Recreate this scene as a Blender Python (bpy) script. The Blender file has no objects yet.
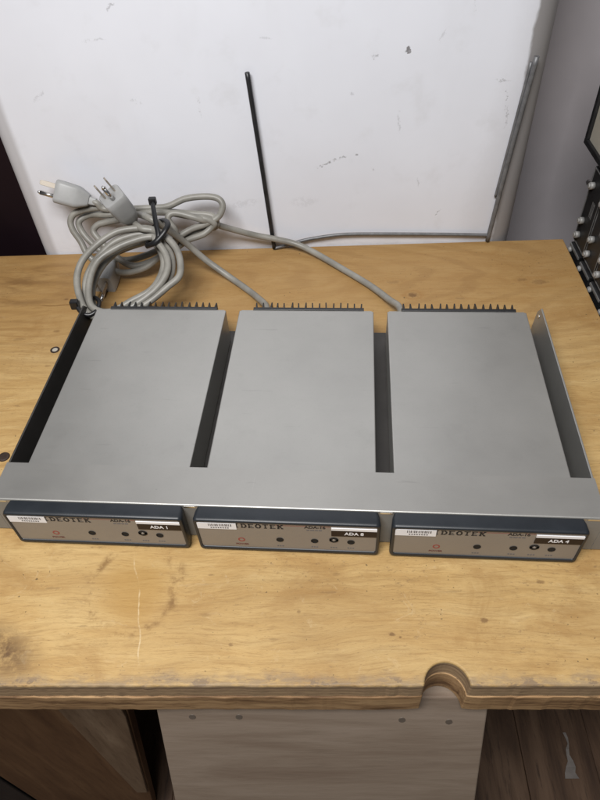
import bpy, bmesh, math, random
from mathutils import Vector, Matrix
PI = math.pi
WORLD, LAMP, EXPO = 0.10, 22.8, 0.0
LAMP_POS = (-200, -450, 1150)
PATHS = {
 'cord1': [(-177.3, 350.0, 81.5), (-164.1, 335.2, 79.1), (-150.1, 333.6, 77.1), (-136.8, 326.9, 73.5), (-123.1, 310.0, 64.3), (-120.5, 287.6, 52.2), (-133.0, 273.9, 44.8), (-153.9, 259.6, 37.0), (-175.8, 249.3, 31.5), (-196.6, 246.0, 29.6), (-214.9, 250.3, 32.0), (-226.0, 268.4, 41.8), (-229.9, 287.5, 52.2), (-224.0, 305.7, 62.0), (-209.1, 322.3, 71.0), (-188.2, 333.2, 76.9), (-164.4, 336.2, 78.5), (-150.1, 333.6, 77.1), (-136.8, 326.9, 73.5), (-146.2, 329.8, 67.1), (-133.4, 313.7, 58.4), (-131.3, 294.2, 47.8), (-143.3, 276.3, 38.1), (-161.7, 263.8, 31.3), (-181.2, 253.4, 25.7), (-200.1, 249.9, 23.8), (-215.7, 258.2, 28.3), (-222.4, 285.4, 43.1), (-216.6, 306.3, 54.4), (-197.4, 327.1, 65.6), (-173.9, 335.9, 70.4), (-156.3, 335.3, 70.1), (-146.2, 329.8, 67.1), (-133.4, 313.7, 58.4), (-131.3, 294.2, 47.8), (-143.3, 276.3, 38.1), (-161.4, 262.9, 32.0), (-150.8, 270.4, 18.0), (-158.8, 252.8, 20.0), (-159.2, 244.8, 20.0)],
 'cord2': [(-231.6, 384.0, 86.8), (-221.7, 382.0, 83.9), (-211.5, 382.6, 75.7), (-161.4, 383.7, 75.7), (-143.1, 384.0, 76.2), (-122.0, 387.4, 82.1), (-99.2, 388.4, 83.8), (-85.9, 386.8, 81.1), (-81.3, 383.0, 74.5), (-86.0, 377.7, 65.2), (-102.6, 373.5, 58.1), (-120.3, 370.5, 52.9), (-138.4, 365.2, 43.8), (-157.4, 356.5, 28.8), (-176.3, 350.0, 17.5), (-200.4, 347.4, 13.1), (-220.9, 350.6, 18.6), (-239.1, 357.7, 30.8), (-248.7, 365.8, 44.7), (-255.1, 372.6, 56.5), (-257.1, 377.9, 65.6), (-249.1, 381.9, 72.5), (-232.4, 383.8, 75.8), (-212.8, 384.0, 76.2), (-215.3, 387.0, 69.4), (-181.8, 389.0, 70.9), (-177.7, 388.7, 68.4), (-148.9, 388.3, 67.6), (-120.3, 386.7, 64.9), (-95.3, 384.7, 61.4), (-91.5, 379.1, 51.7), (-110.3, 377.1, 48.4), (-134.1, 373.6, 42.3), (-152.5, 368.8, 34.0), (-177.1, 363.4, 24.8), (-201.2, 361.5, 21.4), (-224.0, 365.3, 27.9), (-239.8, 372.9, 41.1), (-248.8, 379.3, 52.0), (-249.1, 384.6, 61.2), (-237.3, 387.4, 66.2), (-214.6, 383.3, 69.1), (-181.3, 379.4, 70.2), (-153.9, 341.1, 86.0), (-139.5, 348.7, 66.0), (-124.0, 354.5, 45.0), (-104.3, 352.8, 24.0), (-80.0, 342.9, 8.0), (-59.4, 326.4, 4.0), (-44.0, 303.5, 7.0), (-31.4, 273.3, 18.0), (-31.8, 248.0, 22.0), (-32.4, 238.1, 22.0)],
 'cord3': [(-220.2, 369.1, 14.0), (-212.7, 377.6, 22.0), (-165.4, 333.4, 62.2), (-153.2, 332.5, 61.7), (-142.7, 319.6, 54.7), (-141.8, 304.0, 46.3), (-152.8, 285.8, 36.4), (-175.7, 273.2, 29.6), (-194.5, 263.7, 24.4), (-213.1, 267.1, 26.3), (-217.2, 290.6, 39.0), (-206.9, 311.5, 50.4), (-187.2, 328.2, 59.4), (-165.4, 333.4, 62.2), (-153.2, 332.5, 61.7), (-145.7, 320.1, 72.1), (-134.7, 305.4, 64.1), (-133.3, 288.1, 54.8), (-144.0, 271.4, 45.7), (-164.3, 258.1, 38.5), (-183.5, 247.9, 32.9), (-209.4, 255.3, 37.0), (-215.2, 274.3, 47.3), (-208.8, 299.3, 60.8), (-188.4, 315.2, 69.4), (-166.3, 322.8, 73.5), (-151.3, 324.4, 74.4), (-145.7, 320.1, 72.1), (-149.2, 362.9, 45.7), (-143.1, 360.5, 33.7), (-123.7, 365.9, 42.9), (-105.9, 368.9, 48.2), (-95.1, 372.1, 53.6), (-92.2, 372.5, 58.4), (-100.3, 372.8, 64.9), (-118.0, 373.9, 68.7), (-146.2, 376.8, 71.7), (-175.0, 377.6, 71.1), (-195.6, 376.9, 65.9), (-215.3, 378.1, 62.0), (-226.1, 376.6, 59.4), (-232.8, 373.4, 53.8), (-229.1, 369.4, 47.0), (-215.6, 362.4, 35.0), (-194.1, 353.6, 19.7), (-170.3, 355.0, 22.1), (-141.4, 357.2, 39.9), (-134.5, 362.0, 56.2), (-142.0, 368.3, 69.1), (-132.9, 373.1, 73.4), (-106.6, 370.3, 66.0), (-89.9, 383.9, 50.0), (-72.6, 393.1, 37.0), (-50.3, 398.5, 26.0), (-26.9, 399.5, 19.0), (-2.0, 398.2, 12.0), (20.8, 386.1, 8.0), (49.9, 358.4, 5.0), (82.7, 321.8, 4.0), (102.2, 289.3, 9.0), (110.2, 265.7, 18.0), (109.0, 240.5, 22.0), (108.4, 230.6, 22.0)],
 'plug1': [(-177.3, 350.0, 81.5), (-187.6, 338.0, 115.9), (-0.272, -0.317, 0.909), (0.792, 0.463, 0.398)],
 'plug2': [(-231.6, 384.0, 86.8), (-263.9, 386.0, 97.9), (-0.945, 0.0585, 0.323), (0.124, -0.848, 0.515)],
 'plug3': [(-220.2, 369.1, 14.0), (-223.3, 329.1, 9.0), (-0.0766, -0.989, -0.124), (0.995, -0.0847, 0.0614)],
 'tie1_tail': [(-151.3, 355.1, 96.7), (-148.5, 343.5, 92.7), (-145.4, 329.9, 86.5), (-142.8, 318.5, 79.1), (-147.9, 315.2, 72.9), (-157.1, 318.1, 67.6)],
 'tie1_loop': [(-157.1, 318.1, 67.6), (-147.3, 313.3, 74.1), (-139.3, 317.4, 79.7), (-134.1, 323.4, 84.1), (-132.8, 330.5, 85.7), (-138.4, 342.3, 82.9), (-148.9, 350.9, 76.2), (-158.8, 344.2, 65.8), (-157.1, 318.1, 67.6)],
 'tie1_head': [(-151.4, 357.3, 97.9)],
 'tie2_loop': [(-226.3, 255.2, 40.3), (-219.2, 247.2, 36.0), (-211.1, 245.9, 34.2), (-204.5, 251.4, 36.0), (-205.4, 265.4, 36.8), (-218.1, 280.1, 31.1), (-230.2, 277.7, 32.0), (-226.3, 255.2, 40.3)],
 'tie2_head': [(-226.4, 255.3, 41.5)],
 'rod_l': [(-41.3, 405.5, 206.4), (-29.2, 405.5, 8.2)],
}
SCRAP = [(389.7, 60.2, -637), (380.0, -26.4, -637)]
MM = 0.001
TH = math.radians(3.05)            # the tray stands a little askew on the bench
rnd = random.Random(7)
scene = bpy.context.scene
COL = scene.collection

# ------------------------------------------------------------------ helpers
class MB:
    """collects verts (mm) and faces, links ONE mesh object"""
    def __init__(s): s.v = []; s.f = []; s.sm = []; s.mi = []; s.cur = 0
    def add(s, vs, fs, smooth=False):
        b = len(s.v); s.v += [tuple(p) for p in vs]
        for f in fs:
            s.f.append(tuple(i + b for i in f)); s.sm.append(smooth); s.mi.append(s.cur)
        return s
    def box(s, x0, x1, y0, y1, z0, z1):
        vs = [(x, y, z) for z in (z0, z1) for y in (y0, y1) for x in (x0, x1)]
        return s.add(vs, [(0,2,3,1),(4,5,7,6),(0,1,5,4),(2,6,7,3),(0,4,6,2),(1,3,7,5)])
    def loft(s, loops, smooth=False, cap0=True, cap1=True):
        n = len(loops[0]); vs = [p for l in loops for p in l]; fs = []
        for k in range(len(loops) - 1):
            for i in range(n):
                j = (i + 1) % n
                fs.append((k*n+i, k*n+j, (k+1)*n+j, (k+1)*n+i))
        s.add(vs, fs, smooth)
        b = len(s.v) - len(vs)
        if cap0: s.f.append(tuple(b + i for i in reversed(range(n)))); s.sm.append(False); s.mi.append(s.cur)
        if cap1: s.f.append(tuple(b + (len(loops)-1)*n + i for i in range(n))); s.sm.append(False); s.mi.append(s.cur)
        return s
    def prism(s, poly, axis, a, b):
        """extrude a 2-D polygon along axis ('x','y','z')"""
        def p3(p, t): return {'x': (t, p[0], p[1]), 'y': (p[0], t, p[1]), 'z': (p[0], p[1], t)}[axis]
        return s.loft([[p3(p, a) for p in poly], [p3(p, b) for p in poly]])
    def cyl(s, c, d, r, h, n=20, r2=None, smooth=True):
        c = Vector(c); d = Vector(d).normalized(); r2 = r if r2 is None else r2
        a = d.orthogonal().normalized(); b = d.cross(a)
        L = [[c + d*t + (a*math.cos(2*PI*i/n) + b*math.sin(2*PI*i/n))*q for i in range(n)] for t, q in ((0, r), (h, r2))]
        return s.loft(L, smooth)
    def ring(s, c, d, r, t, h, n=28):
        c = Vector(c); d = Vector(d).normalized(); a = d.orthogonal().normalized(); b = d.cross(a)
        L = [[c + d*z + (a*math.cos(2*PI*i/n) + b*math.sin(2*PI*i/n))*q for i in range(n)]
             for z, q in ((0, r+t), (h, r+t), (h, r-t), (0, r-t), (0, r+t))]
        return s.loft(L, False, False, False)
    def tube(s, pts, r, n=12, sub=8, smooth=True, flat=1.0, closed=False, rj=0.0):
        P = [Vector(p) for p in pts]; C = []
        for i in range(len(P) - 1):                       # Catmull-Rom
            p0, p1, p2, p3 = P[max(i-1, 0)], P[i], P[i+1], P[min(i+2, len(P)-1)]
            for k in range(sub):
                t = k / sub
                C.append(0.5*((2*p1) + (p2-p0)*t + (2*p0-5*p1+4*p2-p3)*t*t + (3*p1-p0-3*p2+p3)*t**3))
        C.append(P[-1])
        L = []; nrm = None
        for i, c in enumerate(C):
            d = (C[min(i+1, len(C)-1)] - C[max(i-1, 0)]).normalized()
            nrm = d.orthogonal().normalized() if nrm is None else (nrm - d*nrm.dot(d)).normalized()
            b = d.cross(nrm)
            L.append([c + (nrm*math.cos(2*PI*k/n) + b*flat*math.sin(2*PI*k/n))*r for k in range(n)])
        return s.loft(L, smooth)
    def build(s, name, mat, parent=None, bevel=0, seg=2, loc=(0,0,0), rotz=0):
        me = bpy.data.meshes.new(name)
        me.from_pydata([(a*MM, b*MM, c*MM) for a, b, c in s.v], [], s.f)
        for p, q, m in zip(me.polygons, s.sm, s.mi): p.use_smooth = q; p.material_index = m
        for m in (mat if isinstance(mat, (list, tuple)) else [mat]): me.materials.append(m)
        bm = bmesh.new(); bm.from_mesh(me)
        bmesh.ops.recalc_face_normals(bm, faces=bm.faces); bm.to_mesh(me); bm.free()
        o = bpy.data.objects.new(name, me); COL.objects.link(o)
        o.location = [c*MM for c in loc]; o.rotation_euler.z = rotz
        if parent: o.parent = parent
        if bevel:
            md = o.modifiers.new('bevel', 'BEVEL'); md.width = bevel*MM; md.segments = seg
            md.limit_method = 'ANGLE'; md.angle_limit = math.radians(40); md.harden_normals = False
        return o

def tag(o, label=None, cat=None, group=None, kind=None):
    if label: o['label'] = label
    if cat: o['category'] = cat
    if group: o['group'] = group
    if kind: o['kind'] = kind
    return o
def empty(name, label, cat, loc=(0,0,0), rotz=0, group=None):
    o = bpy.data.objects.new(name, None); COL.objects.link(o); o.empty_display_size = .02
    o.location = [c*MM for c in loc]; o.rotation_euler.z = rotz
    return tag(o, label, cat, group)
def rrect(w, h, r, n=5, cx=0, cz=0):
    pts = []
    for (sx, sz, a0) in ((1,1,0),(-1,1,90),(-1,-1,180),(1,-1,270)):
        for k in range(n + 1):
            a = math.radians(a0 + 90*k/n)
            pts.append((cx + sx*(w/2 - r) + r*math.cos(a), cz + sz*(h/2 - r) + r*math.sin(a)))
    return pts

# ------------------------------------------------------------------ materials
class NT:
    def __init__(s, name):
        s.m = bpy.data.materials.new(name); s.m.use_nodes = True; s.t = s.m.node_tree
        s.bsdf = s.t.nodes['Principled BSDF']; s._o = None
    def n(s, typ, **kw):
        nd = s.t.nodes.new(typ)
        for k, v in kw.items(): setattr(nd, k, v)
        return nd
    def put(s, sock, v):
        if isinstance(v, bpy.types.NodeSocket): s.t.links.new(v, sock)
        elif v is not None: sock.default_value = v
    def obj(s):
        if s._o is None: s._o = s.n('ShaderNodeTexCoord').outputs['Object']
        return s._o
    def math(s, op, a, b=None, c=None, clamp=False):
        nd = s.n('ShaderNodeMath', operation=op); nd.use_clamp = clamp
        s.put(nd.inputs[0], a); s.put(nd.inputs[1], b)
        if c is not None: s.put(nd.inputs[2], c)
        return nd.outputs[0]
    def xyz(s, v=None):
        nd = s.n('ShaderNodeSeparateXYZ'); s.put(nd.inputs[0], v or s.obj()); return nd.outputs
    def mapping(s, scale=(1,1,1), loc=(0,0,0), rot=(0,0,0), v=None):
        nd = s.n('ShaderNodeMapping'); s.put(nd.inputs[0], v or s.obj())
        nd.inputs['Scale'].default_value = scale; nd.inputs['Location'].default_value = loc; nd.inputs['Rotation'].default_value = rot
        return nd.outputs[0]
    def noise(s, scale, detail=4, rough=.55, v=None, dist=0, stretch=None, col=False):
        nd = s.n('ShaderNodeTexNoise')
        if stretch: v = s.mapping(stretch, v=v)
        s.put(nd.inputs['Vector'], v or s.obj())
        nd.inputs['Scale'].default_value = scale; nd.inputs['Detail'].default_value = detail
        nd.inputs['Roughness'].default_value = rough; nd.inputs['Distortion'].default_value = dist
        return nd.outputs['Color' if col else 'Fac']
    def ramp(s, f, stops, interp='LINEAR'):
        nd = s.n('ShaderNodeValToRGB'); s.put(nd.inputs[0], f); nd.color_ramp.interpolation = interp
        e = nd.color_ramp.elements
        while len(e) < len(stops): e.new(.5)
        for k, (p, c) in zip(e, stops):
            k.position = p; k.color = (c, c, c, 1) if isinstance(c, (int, float)) else (*c, 1)
        return nd.outputs[0]
    def sm(s, x, a, b):
        nd = s.n('ShaderNodeMapRange', interpolation_type='SMOOTHSTEP'); s.put(nd.inputs[0], x)
        nd.inputs[1].default_value = a; nd.inputs[2].default_value = b
        return nd.outputs[0]
    def mix(s, f, a, b, mode='MIX'):
        nd = s.n('ShaderNodeMix', data_type='RGBA', blend_type=mode)
        s.put(nd.inputs[0], f)
        for i, v in ((6, a), (7, b)):
            s.put(nd.inputs[i], v if isinstance(v, bpy.types.NodeSocket) else (*v, 1))
        return nd.outputs[2]
    def ell(s, x, y, cx, cy, rx, ry, ang=0, soft=.35, lo=0):
        """soft-edged ellipse mask, in mm, on the two given coordinates"""
        ca, sa = math.cos(math.radians(ang)), math.sin(math.radians(ang))
        dx = s.math('SUBTRACT', x, cx*MM); dy = s.math('SUBTRACT', y, cy*MM)
        a = s.math('MULTIPLY_ADD', dx, ca/(rx*MM), s.math('MULTIPLY', dy, sa/(rx*MM)))
        b = s.math('MULTIPLY_ADD', dx, -sa/(ry*MM), s.math('MULTIPLY', dy, ca/(ry*MM)))
        r = s.math('SQRT', s.math('ADD', s.math('MULTIPLY', a, a), s.math('MULTIPLY', b, b)))
        return s.sm(r, 1, 1 - soft)          # 1 inside
    def radius(s, x, y, cx, cy, rx, ry):
        a = s.math('DIVIDE', s.math('SUBTRACT', x, cx*MM), rx*MM); b = s.math('DIVIDE', s.math('SUBTRACT', y, cy*MM), ry*MM)
        return s.math('SQRT', s.math('ADD', s.math('MULTIPLY', a, a), s.math('MULTIPLY', b, b)))
    def done(s, col=None, rough=.5, metal=0, spec=None, bump=None, bstr=.2, bdist=.0005, coat=0):
        b = s.bsdf
        if col is not None: s.put(b.inputs['Base Color'], col if isinstance(col, bpy.types.NodeSocket) else (*col, 1))
        s.put(b.inputs['Roughness'], rough); b.inputs['Metallic'].default_value = metal
        if spec is not None: b.inputs['Specular IOR Level'].default_value = spec
        if coat: b.inputs['Coat Weight'].default_value = coat
        if bump is not None:
            nd = s.n('ShaderNodeBump'); nd.inputs['Strength'].default_value = bstr; nd.inputs['Distance'].default_value = bdist
            s.put(nd.inputs['Height'], bump); s.t.links.new(nd.outputs[0], b.inputs['Normal'])
        return s.m

def simple(name, col, rough=.5, metal=0, var=.12, scale=60, bump=.1, spec=None, coat=0):
    """one colour with a little unevenness in tone and gloss"""
    t = NT(name)
    f = t.noise(scale, 5, .6)
    lo = tuple(c*(1-var) for c in col); hi = tuple(min(1, c*(1+var)) for c in col)
    c = t.ramp(f, [(.3, lo), (.7, hi)])
    r = t.math('MULTIPLY_ADD', f, .25, rough - .12, clamp=True)
    return t.done(c, r, metal, spec, t.noise(900, 2) if bump else None, bump, .0002, coat)

def mat_bench():
    t = NT('worn plywood'); o = t.obj()
    X, Y, Z = t.xyz()
    # warped coordinates so that the figure of the veneer waves
    w = t.noise(5, 3, .5, stretch=(1, 2.2, 1), col=True)
    wv = t.n('ShaderNodeVectorMath', operation='MULTIPLY_ADD'); t.put(wv.inputs[0], w); wv.inputs[1].default_value = (.05, .045, 0); t.put(wv.inputs[2], o)
    wp = wv.outputs[0]
    g1 = t.noise(9, 6, .6, v=wp, stretch=(1, 7, 1), dist=.6)
    g2 = t.noise(40, 5, .65, v=wp, stretch=(1, 14, 1))
    g3 = t.noise(120, 3, .7, v=wp, stretch=(1, 16, 1))
    big = t.noise(4.5, 3, .5, stretch=(1, 1.4, 1))
    c = t.ramp(g1, [(.25, WOOD_D), (.48, WOOD_M), (.72, WOOD_L)])
    c = t.mix(t.math('MULTIPLY', t.sm(g2, .46, .70), .50), c, (.27, .155, .055))
    c = t.mix(t.math('MULTIPLY', t.sm(g3, .50, .75), .40), c, (.22, .125, .045))
    c = t.mix(t.math('MULTIPLY', t.sm(big, .5, .75), .40), c, (.27, .165, .065))
    c = t.mix(t.math('MULTIPLY', t.sm(big, .5, .25), .22), c, (.57, .44, .235))
    po = t.noise(260, 2, .5, v=wp, stretch=(1, 9, 1)); po2 = t.noise(55, 3, .6, v=wp, stretch=(1, 8, 1))
    c = t.mix(t.math('MULTIPLY', t.math('MULTIPLY', t.sm(po, .60, .70), t.sm(po2, .42, .62)), .55), c, (.17, .09, .034))
    fl = t.math('MULTIPLY', t.sm(t.noise(34, 5, .7, stretch=(1, 2.4, 1)), .58, .72), .30)
    c = t.mix(fl, c, (.25, .15, .06))
    fl2 = t.math('MULTIPLY', t.sm(t.noise(23, 5, .7, stretch=(1, 3, 1)), .42, .30), .14)
    c = t.mix(fl2, c, (.60, .46, .26))
    gm = t.math('MULTIPLY', t.sm(t.noise(11, 5, .68, stretch=(1, 1.6, 1), dist=.8), .48, .68), .55)
    c = t.mix(gm, c, (.30, .165, .054))
    gs = t.math('MULTIPLY', t.math('MULTIPLY', t.sm(t.noise(150, 4, .75, stretch=(1, 2, 1)), .55, .68), t.sm(t.noise(15, 3, .6), .48, .62)), .5)
    c = t.mix(gs, c, (.15, .09, .045))
    du = t.math('MULTIPLY', t.sm(t.noise(48, 5, .75, stretch=(1, 1.3, 1), dist=1.2), .60, .72), .34)
    c = t.mix(du, c, (.56, .43, .25))
    cp = t.math('MULTIPLY', t.math('MULTIPLY', t.sm(Y, -.1045, -.109), t.sm(t.noise(95, 4, .7, stretch=(.5, .7, 1)), .54, .60)), .8)
    c = t.mix(cp, c, (.19, .125, .07))
    # rear half older, with broad brown cathedral figure
    wav = t.n('ShaderNodeTexWave', wave_type='RINGS', rings_direction='Z', wave_profile='SIN'); t.put(wav.inputs[0], t.mapping((.55, 2.6, 1), (.1, -.95, 0), v=wp))
    wav.inputs['Scale'].default_value = 9; wav.inputs['Distortion'].default_value = 3.5; wav.inputs['Detail'].default_value = 3; wav.inputs['Detail Scale'].default_value = 1.6
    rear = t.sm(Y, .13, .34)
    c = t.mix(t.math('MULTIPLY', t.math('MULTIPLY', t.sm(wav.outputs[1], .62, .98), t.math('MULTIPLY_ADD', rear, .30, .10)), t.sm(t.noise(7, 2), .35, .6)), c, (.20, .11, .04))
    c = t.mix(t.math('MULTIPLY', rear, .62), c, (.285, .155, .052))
    # left rear brown clouds
    cl = t.math('MULTIPLY', t.ell(X, Y, -330, 345, 110, 95, 0, 1), t.sm(t.noise(22, 4, .6, stretch=(.8, 2.5, 1)), .42, .65))
    c = t.mix(t.math('MULTIPLY', cl, .9), c, (.19, .10, .036))
    # honey stain in front of the left amplifier with a smudgy rim
    nz = t.noise(60, 4, .7); jit = t.math('MULTIPLY', t.math('SUBTRACT', t.noise(28, 3), .5), .55)
    rr = t.math('ADD', t.radius(X, Y, -118, -40, 33, 36), jit)
    c = t.mix(t.math('MULTIPLY', t.sm(rr, 1.05, .3), .50), c, (.36, .20, .05))
    rim = t.math('MULTIPLY', t.math('MULTIPLY', t.sm(rr, .82, .98), t.sm(rr, 1.2, 1.0)), t.sm(nz, .48, .66))
    c = t.mix(t.math('MULTIPLY', rim, .7), c, (.17, .085, .026))
    rr2 = t.math('ADD', t.radius(X, Y, -86, -34, 8, 22), jit)
    c = t.mix(t.math('MULTIPLY', t.sm(rr2, 1.1, .4), t.math('MULTIPLY', t.sm(nz, .42, .62), .7)), c, (.19, .10, .034))
    # burnt left front corner
    bu = t.math('MULTIPLY', t.ell(X, Y, -206, -88, 48, 26, -25, 1), t.sm(t.noise(45, 5, .7), .32, .56))
    c = t.mix(t.math('MULTIPLY', bu, .95), c, (.09, .045, .02))
    # worn, dirty strip along the front edge
    ed = t.math('MULTIPLY', t.sm(t.math('ADD', Y, t.math('MULTIPLY', t.math('SUBTRACT', t.noise(30, 4, .6, stretch=(1, .4, 1)), .5), .022)), -.101, -.110), t.sm(t.noise(70, 5, .7, stretch=(1, 3, 1)), .3, .6))
    c = t.mix(t.math('MULTIPLY', ed, .65), c, (.22, .165, .115))
    sc = t.math('MULTIPLY', t.sm(t.math('ADD', Y, t.math('MULTIPLY', t.noise(18, 3, .6), .02)), -.080, -.095), t.sm(t.noise(220, 3, .7, stretch=(.5, 2, 1)), .60, .72))
    c = t.mix(t.math('MULTIPLY', sc, .6), c, (.13, .085, .055))
    # pale crooked scratch
    lx = t.math('SUBTRACT', X, t.math('MULTIPLY_ADD', t.math('SUBTRACT', t.noise(16, 3, .5), .5), .022, t.math('MULTIPLY_ADD', Y, -.24, -.1245)))
    lm = t.math('MULTIPLY', t.sm(t.math('ABSOLUTE', lx), .0009, .0002), t.math('MULTIPLY', t.sm(Y, -.101, -.090), t.sm(Y, -.008, -.022)))
    c = t.mix(t.math('MULTIPLY', t.math('MULTIPLY', lm, t.sm(t.noise(90, 3, .7), .36, .6)), .62), c, (.66, .52, .32))
    # long crack in the rear left, pencil-dark
    cx = t.math('SUBTRACT', Y, t.math('MULTIPLY_ADD', t.math('SUBTRACT', t.noise(14, 3), .5), .018, t.math('MULTIPLY_ADD', X, .06, .325)))
    cm = t.math('MULTIPLY', t.sm(t.math('ABSOLUTE', cx), .0011, .0003), t.math('MULTIPLY', t.sm(X, -.305, -.285), t.sm(X, -.235, -.25)))
    c = t.mix(t.math('MULTIPLY', cm, .8), c, (.16, .075, .02))
    # knots and dents
    kn = t.noise(170, 3, .7)
    for (kx, ky, a, b, st) in ((129.8, 308.5, 7, 5, .9), (273, 326, 11, 6, .45), (255, 331, 6, 4, .4), (60, 352, 4, 2.5, .6), (141, -67, 3.2, 2.4, .75), (74, -77, 3, 1.8, .85), (80, -79, 1.6, 1.2, .8),
                           (-40, -84, 2.2, 1.6, .6), (8, -60, 2, 1.5, .55), (187, -38, 4, 1.8, .7), (228, -60, 2.5, 1.2, .6), (30, -45, 9, 1.2, .4), (-10, -80, 6, 1, .4), (120, -45, 12, 1.1, .35), (160, -90, 7, 1, .4), (-150, -70, 5, 1.2, .4), (-180, -40, 7, 1.4, .4), (-60, -30, 3, 1.2, .5), (-266, 318, 4, 2, .7), (-262, 262, 5, 2.2, .5), (-256, 207, 4, 2, .45), (110, 333, 9, 4, .35), (-300, 250, 8, 2.5, .35), (180, 300, 6, 3, .35), (-60, -62, 5, 2, .3), (35, -30, 4, 2, .3)):
        r = t.math('ADD', t.radius(X, Y, kx, ky, a, b), t.math('MULTIPLY', t.math('SUBTRACT', kn, .5), 1.7))
        c = t.mix(t.math('MULTIPLY', t.sm(r, 1.1, .35), st*.82), c, (.12, .058, .022))
        if a > 5:
            c = t.mix(t.math('MULTIPLY', t.math('MULTIPLY', t.sm(r, .9, 1.3), t.sm(r, 2.2, 1.3)), st*.5), c, (.28, .14, .04))
    # peppered dirt specks
    sp = t.math('MULTIPLY', t.sm(t.noise(330, 2, .5), .68, .74), t.sm(t.noise(12, 3), .42, .6))
    c = t.mix(t.math('MULTIPLY', sp, .8), c, (.09, .065, .03))
    # the plies, seen on the front edge only
    side = t.sm(Z, -.0012, -.0030)
    zz = t.math('MULTIPLY_ADD', t.math('SUBTRACT', t.noise(25, 3, .6, stretch=(.6, 1, 1)), .5), .004, Z)
    ply = t.ramp(t.math('DIVIDE', zz, -.0215), [(0, (.37, .255, .145)), (.16, (.34, .235, .135)), (.22, (.17, .105, .058)), (.30, (.37, .25, .145)), (.5, (.31, .205, .115)), (.6, (.40, .275, .155)), (.74, (.30, .195, .11)), (.88, (.46, .32, .18)), (1, (.52, .37, .21))])
    ply = t.mix(t.math('MULTIPLY', t.sm(t.noise(90, 4, .7, stretch=(1, 1, 8)), .45, .7), .6), ply, (.10, .066, .043))
    c = t.mix(side, c, ply)
    h = t.math('ADD', t.math('MULTIPLY', g2, .6), t.math('MULTIPLY', g3, .8))
    h = t.math('SUBTRACT', h, t.math('MULTIPLY', lm, .6))
    ro = t.math('MULTIPLY_ADD', g1, .2, .46)
    return t.done(c, ro, 0, .35, h, .28, .0006)

def mat_wood(name, dark, mid, light, axis='x', sc=1, grain=1.0, rough=.65, cut=(.3, .5, .72)):
    t = NT(name)
    st = {'x': (1, 9, 9), 'y': (9, 1, 9), 'z': (9, 9, 1)}[axis]
    g = t.noise(7*sc, 6, .62, stretch=st, dist=.5); f = t.noise(34*sc, 4, .7, stretch=st); b = t.noise(6, 3)
    c = t.ramp(g, [(cut[0], dark), (cut[1], mid), (cut[2], light)])
    c = t.mix(t.math('MULTIPLY', t.sm(f, .5, .75), .5*grain), c, tuple(k*.5 for k in dark))
    c = t.mix(t.math('MULTIPLY', t.sm(b, .5, .75), .4), c, dark)
    return t.done(c, rough, 0, .3, f, .3, .0006)

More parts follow.
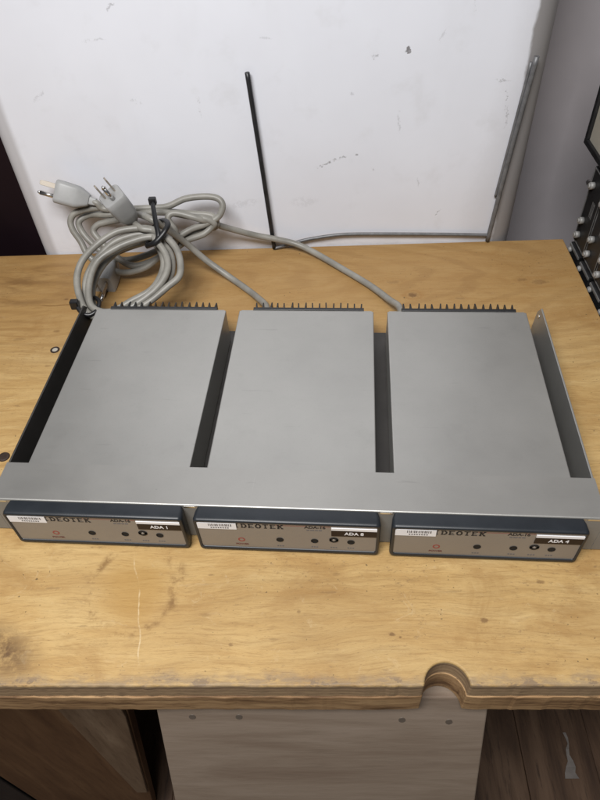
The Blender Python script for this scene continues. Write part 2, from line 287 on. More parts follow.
def mat_panel():
    """white painted sheet with scuffs and chips; coordinates in the object's x,z"""
    t = NT('scuffed white paint'); X, Y, Z = t.xyz(); X0, Z0 = X, Z
    wn = t.noise(190, 3, .7); wn2 = t.noise(173, 3, .7, v=t.mapping((1, 1, 1), (3, 1, 2)))
    X = t.math('MULTIPLY_ADD', t.math('SUBTRACT', wn, .5), .010, X0); Z = t.math('MULTIPLY_ADD', t.math('SUBTRACT', wn2, .5), .010, Z0)
    big = t.noise(5, 4, .6); c = t.ramp(big, [(.3, (.69, .70, .75)), (.7, (.745, .76, .815))])
    gr = t.noise(26, 4, .6)
    c = t.mix(t.math('MULTIPLY', t.sm(gr, .56, .8), .22), c, (.50, .495, .50))
    c = t.mix(t.math('MULTIPLY', t.sm(t.noise(9, 5, .65, stretch=(1, 1, .4)), .54, .75), .14), c, (.52, .51, .52))
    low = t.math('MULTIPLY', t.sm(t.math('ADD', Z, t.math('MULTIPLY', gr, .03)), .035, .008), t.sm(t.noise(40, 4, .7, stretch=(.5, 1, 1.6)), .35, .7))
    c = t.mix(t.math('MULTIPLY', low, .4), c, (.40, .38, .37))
    nz = t.sm(t.noise(160, 3, .7), .40, .55); nf = t.sm(t.noise(320, 3, .7), .46, .6)
    for (x, z, a, b, an, st, m) in ((117.5, 219, 2.6, 3.4, 40, .85, 0), (85.5, 215, 4, 1.8, 0, .5, 1), (69.9, 115.6, 2.4, 2, 0, .6, 0), (88, 97, 2, 1.6, 0, .45, 1),
        (40, 107, 19, 1.5, 21, .65, 2), (55, 112.5, 5, 1.6, 14, .5, 1), (114, 148, 1.6, 14, 4, .22, 1), (176, 262, 1.2, 16, 8, .35, 2), (63, 180, 2, 3, 0, .25, 1), (166, 40, 1.2, 5, -20, .5, 1),
        (-165, 268, 6, 2, 30, .4, 1), (-188, 240, 14, 1.2, 0, .22, 1), (-160, 180, 8, 2, -30, .22, 1), (-95, 172, 1.4, 12, 0, .25, 1), (222, 168, 1.0, 18, 6, .5, 2), (214, 187, 12, 1.0, -8, .35, 1), (226, 150, .9, 16, 0, .4, 1),
        (-62, 60, 24, 6, 10, .12, 1), (10, 60, 20, 8, 0, .10, 1), (150, 230, 10, 1.2, 60, .2, 1), (-20, 235, 8, 1, 0, .2, 1), (140, 80, 1.2, 7, 15, .25, 1), (-260, 190, 10, 2, 40, .2, 1)):
        e = t.ell(X, Z, x, z, a, b, an, .5)
        if m == 1: e = t.math('MULTIPLY', e, nz)
        if m == 2: e = t.math('MULTIPLY', e, nf)
        c = t.mix(t.math('MULTIPLY', e, st), c, (.13, .12, .12))
    gz = t.math('MULTIPLY', t.sm(t.math('ADD', t.math('MULTIPLY_ADD', Z, -.12, X), t.math('MULTIPLY', t.noise(11, 4, .6), .03)), .195, .235), .30)  # soft shade towards the right edge, mixed into the paint colour
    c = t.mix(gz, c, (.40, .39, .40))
    # bare grey rounded edges, the paint worn away in a ragged line
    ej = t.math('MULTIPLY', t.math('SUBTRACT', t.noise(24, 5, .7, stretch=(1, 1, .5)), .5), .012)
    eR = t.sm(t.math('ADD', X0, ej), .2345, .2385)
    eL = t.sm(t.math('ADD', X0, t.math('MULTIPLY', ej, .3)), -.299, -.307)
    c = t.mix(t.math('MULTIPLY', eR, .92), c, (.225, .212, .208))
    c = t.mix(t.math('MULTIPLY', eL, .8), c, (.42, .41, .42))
    return t.done(c, t.math('MULTIPLY_ADD', gr, .2, .34), 0, .4, t.noise(70, 3), .08, .0006)

def mat_paint(name, col):
    """satin grey instrument paint with fine speckle and a few scratches"""
    t = NT(name); oi = t.n('ShaderNodeObjectInfo'); va = t.n('ShaderNodeVectorMath', operation='ADD')
    t.put(va.inputs[0], t.obj()); t.put(va.inputs[1], t.math('MULTIPLY', oi.outputs['Random'], 9.7)); t._o = va.outputs[0]
    f = t.noise(14, 4, .6); s = t.noise(700, 2, .6)
    c = t.ramp(f, [(.3, tuple(k*.93 for k in col)), (.7, tuple(k*1.05 for k in col))])
    c = t.mix(t.math('MULTIPLY', t.sm(s, .55, .75), .12), c, tuple(k*.6 for k in col))
    sc = t.math('MULTIPLY', t.sm(t.noise(26, 3, .6, stretch=(.5, 7, 1)), .69, .72), .30)
    sc2 = t.math('MULTIPLY', t.sm(t.noise(13, 4, .6, stretch=(6, .6, 1)), .70, .73), .22)
    c = t.mix(sc2, c, tuple(min(1, k*1.35) for k in col))
    c = t.mix(t.math('MULTIPLY', t.sm(t.noise(24, 4, .7), .56, .74), .16), c, tuple(k*.7 for k in col))
    c = t.mix(sc, c, tuple(k*.62 for k in col))
    ch = t.math('MULTIPLY', t.sm(t.noise(70, 2, .5), .775, .79), .8)
    c = t.mix(ch, c, (.10, .10, .10))
    return t.done(c, t.math('MULTIPLY_ADD', f, .12, t.math('MULTIPLY_ADD', t.noise(120, 3, .7, stretch=(.4, 2, 1)), .08, .31)), .70, .5, s, .10, .0002)

WOOD_D, WOOD_M, WOOD_L = (.375, .222, .078), (.47, .306, .122), (.535, .374, .165)
M = {}
M['bench'] = mat_bench()
M['lower_ply'] = mat_wood('raw plywood edge', (.13, .068, .030), (.32, .19, .09), (.44, .28, .14), 'x', 1.9, 1.5, cut=(.34, .5, .66))
M['board'] = mat_wood('grey brown board', (.15, .108, .078), (.19, .145, .108), (.225, .175, .135), 'x', .9, .35)
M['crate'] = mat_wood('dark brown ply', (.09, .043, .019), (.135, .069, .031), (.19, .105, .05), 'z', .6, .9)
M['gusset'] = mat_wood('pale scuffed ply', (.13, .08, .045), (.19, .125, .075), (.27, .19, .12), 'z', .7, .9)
M['floor'] = mat_wood('dirty floor boards', (.04, .021, .012), (.088, .05, .029), (.15, .092, .057), 'y', .55, 1.5)
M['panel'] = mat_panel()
M['wall'] = simple('grey wall paint', (.45, .42, .435), .6, var=.10, scale=5)
M['dark_board'] = simple('dark brown laminate', (.008, .003, .005), .6, spec=.2, var=.2, scale=9)
M['paint'] = mat_paint('silver grey paint', (.402, .397, .376))
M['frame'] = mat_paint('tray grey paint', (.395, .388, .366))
M['plate'] = simple('dull plate paint', (.215, .21, .195), .5, .1, .1, 30)
M['edge'] = simple('aluminium and highlight', (.75, .75, .73), .3, 1, .08)
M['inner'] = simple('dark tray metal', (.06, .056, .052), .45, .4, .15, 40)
M['black'] = simple('black anodised metal', (.012, .012, .013), .4, var=.2)
M['bezel'] = simple('blue black plastic', (.016, .0192, .0235), .38, var=.15, scale=40, spec=.45)
M['face'] = simple('champagne anodised face', (.27, .246, .218), .45, .25, .05, 30)
M['hole'] = simple('black hole', (.004, .004, .004), .8)
M['white'] = simple('white sticker', (.80, .80, .82), .45, var=.04)
M['ink'] = simple('black ink', (.02, .02, .022), .6)
M['inkgrey'] = simple('faded ink', (.13, .125, .13), .6)
M['red'] = simple('red print', (.26, .055, .045), .5)
M['maroon'] = simple('dark red print', (.12, .035, .03), .5)
M['strip'] = simple('dark label tape', (.014, .008, .008), .4, spec=.25)
M['cable'] = simple('grey cable jacket', (.225, .215, .19), .42, var=.28, scale=35)
M['plug'] = simple('grey moulded plug', (.30, .30, .295), .42, var=.1, scale=50)
M['blade'] = simple('brassy prong', (.36, .32, .27), .5, .6, .15, 80)
M['steel'] = simple('bright steel', (.62, .61, .60), .25, 1, .1, 80)
M['dullscrew'] = simple('dull screw head', (.10, .078, .06), .6, .2)
M['bolt'] = simple('rusty dark iron', (.035, .022, .016), .6, .2, .4, 200)
M['knob'] = simple('dull nickel', (.30, .295, .285), .6, .35, .25, 150)
M['tie'] = simple('black nylon', (.008, .008, .009), .38)
M['rodgrey'] = simple('grey wire', (.16, .16, .165), .5, .45, .25, 120)
M['roddark'] = simple('dark wire', (.022, .022, .024), .4, .3, .3, 120)
M['gear'] = simple('black crinkle steel', (.010, .010, .011), .5, var=.3, scale=90)
M['gearline'] = simple('worn steel rim', (.17, .17, .17), .4, .4, .3, 90)
M['beige'] = simple('beige enamel', (.42, .39, .33), .45, var=.06, scale=20)
M['scrap'] = simple('dusty white tape', (.17, .15, .135), .8, var=.2)

# ------------------------------------------------------------------ the setting
fl = MB()
for k in range(-14, 16):                                  # boards running away from the viewer
    x0 = k*105; dz = rnd.uniform(-1.5, 1.5)
    fl.box(x0 + .25, x0 + 104.75, -1200, 700, -670, -640 + dz)
tag(fl.build('floor', M['floor'], bevel=1.2), kind='structure')
MB().box(-1500, 1500, 590, 610, -700, 1400).build('wall', M['wall'])
tag(bpy.data.objects['wall'], kind='structure')

# white panel standing behind the bench: rounded upright edges
p = MB(); out = []
def edge(cx, rx, ry, a0, a1, n=10):
    for k in range(n + 1):
        a = math.radians(a0 + (a1 - a0)*k/n); out.append((cx + rx*math.cos(a), 412 + ry + ry*math.sin(a)))
edge(-308, 15, 16, 180, 270); edge(233.5, 27, 24, 270, 360)
out += [(260.5, 446), (-323, 446)]
L = []
for z in (-60, 1, 60, 120, 180, 240, 300, 420, 760): L.append([(x, y, z) for x, y in out])
p.loft(L, True)
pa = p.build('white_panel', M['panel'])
for f in pa.data.polygons:
    if abs(f.normal.z) > .5: f.use_smooth = False
md = pa.modifiers.new('split', 'EDGE_SPLIT'); md.split_angle = math.radians(40)
tag(pa, 'scuffed white painted panel with rounded grey edges standing upright behind the bench', 'panel')

db = MB().box(-760, -318, 456, 478, -60, 900).build('dark_board', M['dark_board'], bevel=1)
tag(db, 'dark brown board at the far left behind the white panel', 'board')

# ------------------------------------------------------------------ workbench
bench = empty('workbench', 'worn plywood workbench top with a round notch cut in its front edge', 'workbench')
def bench_outline(front, r, seed, amp):
    q = random.Random(seed); pts = []
    x = -560
    while x < 92 - 4:
        pts.append((x, front + q.uniform(-amp, amp))); x += q.uniform(2.5, 8)
    c = 108.6; cy = -112.0
    for k in range(19):
        a = math.pi*(1 - k/18); pts.append((c + r*math.cos(a), cy + (r + .6)*math.sin(a)))
    x = c + r + 5
    while x < 320:
        pts.append((x, front + q.uniform(-amp, amp))); x += q.uniform(2.5, 8)
    pts += [(321.5, front), (321.5, 410.5), (-560, 410.5)]
    return pts
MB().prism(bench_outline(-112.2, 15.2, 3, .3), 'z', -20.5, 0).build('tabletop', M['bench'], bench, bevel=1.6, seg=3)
MB().prism(bench_outline(-112.9, 15.0, 5, .38), 'z', -46.5, -20.8).build('underlayer', M['lower_ply'], bench, bevel=.8)
# grey board under the bench, sloping out towards the viewer
sb = MB(); sl = -40/108
def bp(x, z, off=0): return (x, -104 + (z + 47)*(-sl)*-1*-1 if False else -104 + (z + 47)*(40/108) + off, z)
L = []
for z in (-47.5, -330):
    a, b = bp(0, z)[1], bp(0, z, 19)[1]
    L.append([(-101.5, a, z), (145.5, a, z), (145.5, b, z), (-101.5, b, z)])
sup = sb.loft(L).build('support_board', M['board'], bench, bevel=1.2)
for x, z in ((83, -70.5), (118, -72.5), (-75, -67.5), (-39.5, -67.5)):
    y = bp(0, z)[1]
    s_ = MB().cyl((x, y + 1, z), (0, -108, 40), 2.6, 1.4, 16)
    s_.build('screw', M['dullscrew'], sup)
# screw head on the top and a bolt hole by the tray
w = MB().ring((-255, 231.3, 0), (0, 0, 1), 3.9, 1.0, .6); w.build('grommet', M['bolt'], bench)
MB().cyl((-255, 231.3, -.5), (0, 0, 1), 2.9, .9, 18).build('screw', M['beige'], bench)
MB().cyl((-262, 88.4, -.2), (0, 0, 1), 5.6, 1.6, 22, 4.6).build('bolt_head', M['bolt'], bench, bevel=.4)

# crate under the bench on the left
cr = empty('wooden_crate', 'dark brown plywood crate in the shade under the left of the bench', 'crate', (0, -70, -639))
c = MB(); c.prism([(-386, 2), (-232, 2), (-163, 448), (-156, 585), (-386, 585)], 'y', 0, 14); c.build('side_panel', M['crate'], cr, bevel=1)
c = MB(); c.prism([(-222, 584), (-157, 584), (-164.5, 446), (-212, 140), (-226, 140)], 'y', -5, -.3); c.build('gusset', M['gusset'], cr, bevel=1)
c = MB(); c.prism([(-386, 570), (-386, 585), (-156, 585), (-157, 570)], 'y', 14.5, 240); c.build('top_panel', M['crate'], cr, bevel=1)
kb = empty('dark_filler', 'black cabinet added for the dark to the left of the brown crate, only a corner showing', 'filler', (-545, -64, -639))  # added black box, filling in the dark beyond the crate's left end
MB().box(-150, 157, 0, 400, 2, 560).build('filler_body', M['gear'], kb, bevel=2)
MB().box(-140, 147, -4, -.5, 12, 548).build('filler_front', M['gear'], kb, bevel=1.5)
sc_ = MB(); L = []
pa_, pb_ = Vector(SCRAP[0]), Vector(SCRAP[1])
for k in range(3, 12):
    c0 = pa_.lerp(pb_, k/11); x, y = c0.x + 2*math.sin(k*1.7), c0.y; wd = (1.6 if k < 7 else 2.4 + (k - 7)*1.9) + .8*math.sin(k*2.3)
    z = -637 + 1.5*math.sin(k*1.3)
    L.append([(x - wd, y, z), (x + wd, y, z + .8), (x + wd, y, z + 1.4), (x - wd, y, z + .6)])
sc_.loft(L)
tag(sc_.build('tape_scrap', M['scrap']), 'torn scrap of dusty white tape on the dark floor boards', 'tape')

# ------------------------------------------------------------------ rack tray
tray = empty('rack_tray', 'grey metal rack tray with upright side rails holding three amplifiers', 'rack tray', (0,0,0), -TH)
f = MB()
prof = [(0, 40.6), (0, 43.1)]
for k in range(1, 5):
    a = math.radians(180 - 90*k/4); prof.append((1.4 + 1.4*math.cos(a), 43.1 + 1.4*math.sin(a)))
prof += [(35.6, 44.5), (35.6, 43.2), (1.6, 43.2), (1.3, 42.4), (1.3, 40.6)]
f.prism(prof, 'x', -230.5, 230.5)
fo = f.build('front_flange', M['frame'], tray)
MB().box(-230.5, 230.5, .02, 1.3, 2, 40.5).build('faceplate', M['plate'], tray)
for s in (-1, 1):
    e = MB(); e.box(*sorted((s*230.7, s*241.3)), 0, 1.3, 2, 44); e.build('rack_ear', M['plate'], tray, bevel=.4)
    r_ = MB()
    r_.prism([(1.5, 1), (250, 1), (250, 12), (246, 34), (238, 43.6), (36, 43.6), (36, 42.4), (1.5, 42.4)], 'x', *sorted((s*228.6, s*230.2)))
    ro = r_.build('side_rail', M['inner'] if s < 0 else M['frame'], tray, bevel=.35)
    q = MB(); q.cyl((s*228.7, 238, 34), (-s, 0, 0), 1.8, .7, 14); q.build('rivet', M['edge'], ro)
b = MB(); b.box(-228.4, 228.4, 1.6, 248, 1.2, 2.6); b.build('tray_base', M['inner'], tray, bevel=.3)
# highlight along the bend, put in as pale strips between the bezels
for a, b in ((-230.3, -218), (-78.2, -69.4), (69.4, 78.2), (218, 230.3)):
    MB().box(a, b, -.25, -.02, 41.6, 43.2).build('bend_highlight', M['edge'], fo)

# ------------------------------------------------------------------ amplifiers
SER = {  # block letters with serifs: strokes in a 1 x 1 cell (x0,z0,x1,z1,width)
 'V': [(.1,1,.5,0),(.5,0,.9,1),(0,1,.3,1),(.7,1,1,1)], 'I': [(.5,0,.5,1),(.25,0,.75,0),(.25,1,.75,1)],
 'D': [(.2,0,.2,1),(.05,1,.6,1),(.05,0,.6,0),(.6,1,.9,.7),(.9,.7,.9,.3),(.9,.3,.6,0)],
 'E': [(.2,0,.2,1),(.05,1,.9,1),(.05,0,.9,0),(.2,.5,.7,.5)], 'O': [(.1,.3,.1,.7),(.1,.7,.35,1),(.35,1,.65,1),(.65,1,.9,.7),(.9,.7,.9,.3),(.9,.3,.65,0),(.65,0,.35,0),(.35,0,.1,.3)],
 'T': [(.5,0,.5,1),(.05,1,.95,1),(.3,0,.7,0)], 'K': [(.2,0,.2,1),(.05,0,.35,0),(.05,1,.35,1),(.2,.45,.85,1),(.4,.6,.9,0),(.75,0,1,0),(.7,1,1,1)]}
def serif_text(mb, text, x, z, cw, h, y, t=.62, gap=.22):
    for ch in text:
        for (x0, z0, x1, z1) in SER[ch]:
            a = Vector((x + x0*cw, z + z0*h)); b = Vector((x + x1*cw, z + z1*h)); d = (b - a).normalized()
            hor = abs(d.y) < .3; n = Vector((-d.y, d.x))*(t*.5*(.62 if hor else 1)); e = d*(t*.3)
            poly = [a - e - n, b + e - n, b + e + n, a - e + n]
            mb.prism([(p.x, p.y) for p in poly], 'y', y, y + .12)
        x += cw*(1 + gap)
def font_mesh(name, text, size, mat, parent, loc, bold=.0, depth=.05):
    cu = bpy.data.curves.new(name, 'FONT'); cu.body = text; cu.size = size*MM; cu.offset = bold*MM; cu.extrude = depth*MM
    cu.resolution_u = 3; cu.align_x = 'CENTER'
    tmp = bpy.data.objects.new(name, cu); COL.objects.link(tmp)
    bpy.context.view_layer.update()
    me = bpy.data.meshes.new_from_object(tmp.evaluated_get(bpy.context.evaluated_depsgraph_get()))
    me.transform(Matrix.Rotation(math.radians(90), 4, 'X'))
    bpy.data.objects.remove(tmp); bpy.data.curves.remove(cu)
    me.name = name; me.materials.clear(); me.materials.append(mat)
    o = bpy.data.objects.new(name, me); COL.objects.link(o); o.location = [c*MM for c in loc]; o.parent = parent
    return o

def make_amp():
    root = empty('amplifier', 'x', 'amplifier', (0,0,0), -TH, 'amplifiers in the rack tray')
    c = MB()                                                  # folded cover: top and two sides, open seams at the back
    c.prism([(-66.9, 3.2), (-66.9, 42.1), (66.9, 42.1), (66.9, 3.2)], 'y', 1.8, 234)
    c.build('case', M['paint'], root, bevel=.9, seg=3)
    bk = MB(); bk.box(-65, 65, 234.1, 235.2, 4.5, 41.4); bk.build('rear_panel', M['paint'], root)
    fr_ = random.Random(4); hs = MB(); hs.box(-53, 57.5, 235.4, 239, 6, 42.3)
    for k in range(16):
        x = -50 + k*7.0 + fr_.uniform(-.5, .5); tl = fr_.uniform(-.7, .7); yb = 247 + fr_.uniform(-.9, .7)
        hs.loft([[(x - .75 + q*.0, 239.1, z), (x + .75, 239.1, z), (x + .6 + tl, yb, z), (x - .6 + tl, yb, z)] for q, z in ((0, 6), (1, 42.0))])
    hs.build('heat_sink', M['black'], root, bevel=.2, seg=1)
    # bezel
    W, H, zc = 139.5, 42, 23
    def lp(w, h, r, y): return [(a, y, b) for a, b in rrect(w, h, r, 5, 0, zc)]
    def lo(w, z0, z1, r, y): return [(a, y, b) for a, b in rrect(w, z1 - z0, r, 5, 0, (z0 + z1)/2)]
    bz = MB(); bz.loft([lp(W - 3.6, H - 1.0, 2.2, -.1), lp(W - 1.2, H - .4, 3.0, -3.5), lp(W, H, 3.4, -9.6), lp(W - .8, H - .6, 3.2, -11.4), lp(W - 2.4, H - 2, 2.6, -12.2), lo(W - 4.8, 5.6, 41.2, 1.8, -12.0), lo(W - 5.4, 6.0, 40.9, 1.4, -11.4), lo(W - 5.6, 6.1, 40.8, 1.4, -9.6), lo(W - 5.6, 6.1, 40.8, 1.4, -.1)], True, False, False)
    bezel = bz.build('bezel', M['bezel'], root)
    bezel.modifiers.new('split', 'EDGE_SPLIT').split_angle = math.radians(55)
    fz = MB(); fz.box(-67.6, 67.6, -11.2, -9.9, 5.4, 41.4); face = fz.build('face_panel', M['face'], root)
    y = -11.22
    lt = MB(); serif_text(lt, 'VIDEOTEK', -44.8, 34.3, 4.2, 4.6, y - .12, 1.15, .30); lt.build('maker_lettering', M['ink'], face)
    font_mesh('model_lettering', 'ADA-16', 4.6, M['ink'], face, (21.5, y - .05, 36.0), .16)
    def caption(items, h):
        g = MB()
        for (x, z, w) in items: g.box(x, x + w, y - .08, y, z, z + h)
        g.build('caption', M['inkgrey'], face)
    caption(((15.2,32.8,2.2),(18.0,32.8,3.0),(21.6,32.8,2.0),(24.2,32.8,2.4)), 1.4)
    for hx, zs in ((-5.6, 8.9), (20.8, 9.2), (35.4, 9.2), (48.3, 9.2)):                # worn captions below the controls
        caption([(hx - 2.6 + j*1.9, zs, 1.3) for j in range(3)], 1.6)
    for a, b in ((-9, 15), (26, 33)):
        g = MB(); g.box(a, b, y - .07, y, 38.4, 38.8); g.build('accent_line', M['red'], face)
    g = MB(); g.ring((-35.3, y, 17), (0,-1,0), 2.2, .55, .12); g.build('power_mark', M['red'], face)
    font_mesh('power_lettering', 'POWER', 2.9, M['maroon'], face, (-35.3, y - .05, 9.6), .1)
    for hx in (-5.6, 20.8, 48.3):
        h = MB(); h.ring((hx, y - .1, 18.8), (0,-1,0), 2.5, .35, .25); h.cyl((hx, y - .02, 18.8), (0,-1,0), 2.3, .06, 18)
        h.build('trimmer_hole', M['hole'], face)
    h = MB(); h.ring((35.4, y, 21.3), (0,-1,0), 2.5, .8, .5); h.box(32.0, 33.7, y - .5, y, 19.9, 22.7); h.box(37.1, 38.8, y - .5, y, 19.9, 22.7)
    sw = h.build('slide_switch', M['hole'], face)
    MB().cyl((35.4, y, 21.3), (0,-1,0), 1.0, .7, 14).build('switch_lever', M['face'], sw)
    st = MB(); st.box(-67.0, -37.4, y - .4, y - .02, 31.6, 39.6); sticker = st.build('asset_sticker', M['white'], face)
    g = MB(); q = random.Random(11); x = -58.5; yy = y - .42
    while x < -41.5:
        w_ = q.choice((.35, .6, .9)); g.box(x, x + w_, yy - .06, yy, 35.6, 38.6); x += w_ + q.choice((.4, .55, .8))
    x = -57
    while x < -43: g.box(x, x + 1.1, yy - .06, yy, 32.8, 34.3); x += 1.8
    g.build('barcode', M['inkgrey'], sticker)
    s1 = MB(); s1.box(33.6, 67.2, y - .5, y - .02, 27.2, 35.2); strip = s1.build('name_strip', M['strip'], face)
    s2 = MB(); s2.box(33.6, 67.2, y - .7, y - .02, 35.3, 38.2); s2.build('strip_holder', M['white'], face)
    return root, strip

def kids(o): return [c for c in bpy.data.objects if c.parent == o]
def copy_tree(o, parent=None):
    c = o.copy(); COL.objects.link(c)
    if parent: c.parent = parent
    for ch in kids(o): copy_tree(ch, c)
    return c
amp0, strip0 = make_amp()
amps = [amp0, copy_tree(amp0), copy_tree(amp0)]
words = ['ADA 1', 'ADA 8', 'ADA 4']
labels = ['grey amplifier at the left end of the tray, black strip reading ADA 1',
          'grey amplifier in the middle of the tray, black strip reading ADA 8',
          'grey amplifier at the right end of the tray, black strip reading ADA 4']
R3 = Matrix.Rotation(-TH, 3, 'Z')
for i, a in enumerate(amps):
    a.location = R3 @ Vector(((i - 1)*147.4*MM, 0, 0)); a['label'] = labels[i]
    fp = [k for k in kids(a) if k.name.startswith('face_panel')][0]
    sp = [k for k in kids(fp) if k.name.startswith('name_strip')][0]
    font_mesh('strip_lettering', words[i], 5.0, M['white'], a, (50.5, -11.76, 29.4), .12)

# ------------------------------------------------------------------ power cords
def plug(root, key, L=None):
    bk, fr, d, w = [Vector(v) for v in PATHS[key]]
    d.normalize(); w = (w - d*w.dot(d)).normalized(); h = d.cross(w); ln = (fr - bk).length
    def sec(t, ww, hh, pinch):
        o = []
        for a, b in rrect(1, 1, .2, 5):
            k = 1 - pinch*math.exp(-((b - .02)/.09)**2)
            o.append(bk + d*(t*ln) + w*(a*ww*k) + h*(b*hh))
        return o
    m = MB(); m.loft([sec(-.26, 8, 8, 0), sec(-.06, 9.4, 9, 0), sec(-.05, 12, 12, 0), sec(.02, 15, 15, 0), sec(.24, 20, 22, .10), sec(.36, 23, 24.5, .22), sec(.8, 24.5, 25.5, .22), sec(.97, 24.5, 25.5, .2), sec(1.0, 23.2, 24, .2)], True)
    pl = m.build('plug', M['plug'], root); pl.modifiers.new('split', 'EDGE_SPLIT').split_angle = math.radians(38)
    for s in (-1, 1):
        q = MB(); c0 = fr + w*(s*6.3) + h*4.5; L = []
        for t in (-1, 15.5, 17.5):
            k = 1 if t < 16 else .7
            L.append([c0 + d*t + h*(a*5.4*k) + w*(b*1.7) for a, b in ((-.5,-.5),(.5,-.5),(.5,.5),(-.5,.5))])
        q.loft(L).build('prong', M['blade'], pl, bevel=.25)
    q = MB(); q.cyl(fr - h*6.4 - d, d, 2.4, 18, 16); q.cyl(fr - h*6.4 + d*17.02, d, 2.4, 2.6, 16, 1.1)
    q.build('ground_pin', M['steel'], pl)
def cord(key, pk, label, r=3.65):
    root = empty('power_cord', label, 'power cord', (0,0,0), 0, 'grey power cords')
    q = random.Random(key)
    pts = [(x + q.uniform(-.9, .9), min(y + q.uniform(-.9, .9), 404.5), max(z + q.uniform(-.6, .6), r + .1)) for x, y, z in PATHS[key]]
    b = Vector(PATHS[pk][0]); pts[0] = tuple(b - Vector(PATHS[pk][2]).normalized()*4)
    MB().tube(pts, r, 14, 7).build('cable', M['cable'], root)
    plug(root, pk); return root
cord('cord1', 'plug1', 'grey power cord coiled beside the left amplifier, its plug standing with prongs up')
cord('cord2', 'plug2', 'grey power cord running to the middle amplifier, its plug pointing left')
cord('cord3', 'plug3', 'grey power cord running in a long curve to the right amplifier')

# ------------------------------------------------------------------ cable ties
t1 = empty('cable_tie', 'black cable tie with upright tail bundling the top of the cord coil', 'cable tie', (0,0,0), 0, 'black cable ties')
MB().tube(PATHS['tie1_tail'], 3.0, 10, 6, flat=.75).build('tail', M['tie'], t1)
MB().tube(PATHS['tie1_loop'], 3.0, 10, 6, flat=.75).build('strap', M['tie'], t1)
hx, hy, hz = PATHS['tie1_head'][0]
MB().box(hx - 4, hx + 4, hy - 3, hy + 3, hz - 4, hz + 4).build('head', M['tie'], t1, bevel=1)
t2 = empty('cable_tie', 'black cable tie round the cord coil at the rear left corner of the tray', 'cable tie', (0,0,0), 0, 'black cable ties')
MB().tube(PATHS['tie2_loop'], 2.4, 8, 6).build('strap', M['tie'], t2)
hx, hy, hz = PATHS['tie2_head'][0]
MB().box(hx - 5, hx + 3.5, hy - 4, hy + 3, hz - 5, hz + 5).build('head', M['tie'], t2, bevel=1.2)

# ------------------------------------------------------------------ bent wire against the panel
wr = empty('wire_bracket', 'thin bent metal wire bracket with two leaning arms against the white panel', 'wire bracket', (95, 406, 0))
def rel(p): return (p[0] - 95, p[1] - 406, p[2])
MB().tube([rel(p) for p in ((-41.3, 407, 206.4), (-35.2, 406, 107), (-29.2, 405, 2.6))], 2.5, 10, 8).build('arm', M['roddark'], wr)
MB().tube([rel(p) for p in ((-29.5, 405, 2.4), (-14, 405.5, 6.0), (10, 407, 11.8), (40, 407.5, 16.0), (64, 408, 17.0), (120, 408, 15.2), (180, 408, 12.6), (226, 408, 10), (229.5, 407.5, 10))], 2.0, 10, 6).build('crossbar', M['rodgrey'], wr)
a_ = MB(); a_.tube([rel(p) for p in ((229.6, 407.2, 2.6), (235.6, 407.6, 107), (242.6, 407, 210))], 2.6, 10, 8)
a_.tube([rel(p) for p in ((229.6, 409.6, 60), (232.6, 409.4, 107), (238.9, 409.6, 204))], 1.6, 8, 8)
a_.build('arm', M['rodgrey'], wr)

# ------------------------------------------------------------------ equipment at the right, beyond the bench end
gr = empty('equipment_rack', 'black equipment chassis with rows of silver thumbscrews beyond the right end of the bench', 'equipment', (331, 250, -60))
b = MB(); b.box(2, 300, -130, 152, -300, 160); b.build('chassis', M['gear'], gr, bevel=1.5)
for k in range(6):
    y1 = 150 - 39.3*k
    m_ = MB(); m_.box(-1.5, 1.9, y1 - 36.5, y1, 66, 158); mo = m_.build('plug_in_module', M['gear'], gr, bevel=.5)
    # pale rim round the module
    rm = MB()
    for (ya, yb, za, zb) in ((y1 - 36.3, y1 - 35.2, 67, 157), (y1 - 1.3, y1 - .3, 67, 157), (y1 - 35.1, y1 - 1.4, 67, 68.1), (y1 - 35.1, y1 - 1.4, 155.9, 157)):
        rm.box(-2.2, -1.6, ya, yb, za, zb)
    for j in range(3): rm.box(-2.1, -1.6, y1 - 27 + 3*j, y1 - 25.8 + 3*j, 108, 126)
    rm.build('rim', M['gearline'], mo)
    for z in (97, 78.5, 140):
        kn = MB(); kn.cyl((-1.6, y1 - 10, z), (-1, 0, 0), 3.9, 5, 18); kn.cyl((-6.7, y1 - 10, z), (-1, 0, 0), 3.2, 1.4, 18, 2.2)
        kn.build('thumbscrew', M['knob'], mo)
    bb = MB(); bb.box(-4.5, 1.9, y1 - 36.5, y1 - 3, 40, 65); bo = bb.build('foot_block', M['gear'], gr, bevel=.8)
    MB().box(-6, -4.6, y1 - 36.5, y1 - 4, 61.5, 64).build('ledge', M['gearline'], bo)
    s_ = MB(); s_.cyl((-4.6, y1 - 9, 58), (-1, 0, 0), 3.4, 3, 18); s_.cyl((-7.7, y1 - 9, 58), (-1, 0, 0), 3.4, 1, 18, 2.0)
    s_.build('screw', M['knob'], bo)
MB().cyl((2, 154, 132), (0, 1, 0), 3.8, 9, 18).build('pin', M['steel'], gr)
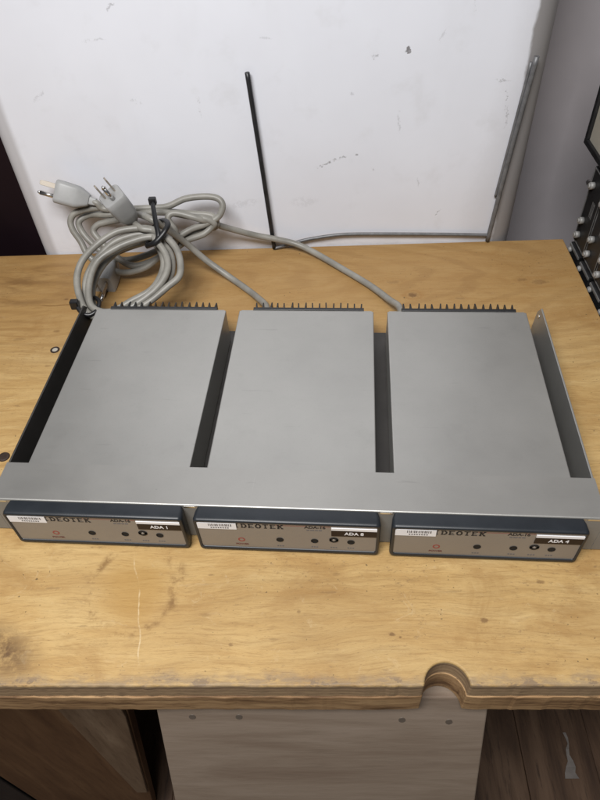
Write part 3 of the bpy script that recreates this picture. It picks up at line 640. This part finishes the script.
mt = empty('meter_case', 'beige metal case with black rim resting on the black equipment chassis', 'case', (331, 250, 101.5))
MB().box(1, 300, 20, 196, 0.2, 150).build('case_body', M['beige'], mt, bevel=2)
r_ = MB()
for (ya, yb, za, zb) in ((18, 198, .2, 6.5), (18, 198, 144, 151), (191, 198, 6.6, 143.9), (18, 24, 6.6, 143.9)): r_.box(-3, .9, ya, yb, za, zb)
r_.build('rim', M['gear'], mt, bevel=.8)
MB().cyl((.9, 178, 40), (-1, 0, 0), 2.4, 1.2, 14).build('screw', M['steel'], mt)

# ------------------------------------------------------------------ light
wd = bpy.data.worlds.new('World'); scene.world = wd; wd.use_nodes = True
bg = wd.node_tree.nodes['Background']; bg.inputs[0].default_value = (.92, .95, 1, 1); bg.inputs[1].default_value = WORLD
def area(name, loc, target, size, sy, power, col=(1, 1, 1)):
    l = bpy.data.lights.new(name, 'AREA'); l.shape = 'RECTANGLE'; l.size = size*MM; l.size_y = sy*MM; l.energy = power; l.color = col
    o = bpy.data.objects.new(name, l); COL.objects.link(o); o.location = [c*MM for c in loc]
    o.rotation_euler = (Vector(target) - Vector(loc)).to_track_quat('-Z', 'Y').to_euler(); return o
area('ceiling_lamp', LAMP_POS, (-80, 150, 0), 650, 380, LAMP, (1, .988, .98))

# ------------------------------------------------------------------ camera
cam = bpy.data.cameras.new('camera'); co = bpy.data.objects.new('camera', cam); COL.objects.link(co)
r = Vector((0.9989, 0.0144, -0.045)); fw = Vector((-0.0428, 0.682, -0.7301)).normalized()
r = (r - fw*r.dot(fw)).normalized(); u = r.cross(fw)
co.matrix_world = Matrix(((r.x, u.x, -fw.x, 31.995*MM), (r.y, u.y, -fw.y, -264.706*MM), (r.z, u.z, -fw.z, 445.808*MM), (0, 0, 0, 1)))
cam.sensor_fit = 'VERTICAL'; cam.sensor_height = 24; cam.lens = 638.3/800*24; cam.clip_start = .01; cam.clip_end = 50
scene.camera = co
scene.view_settings.view_transform = 'Standard'; scene.view_settings.look = 'None'; scene.view_settings.gamma = 1
scene.view_settings.exposure = EXPO
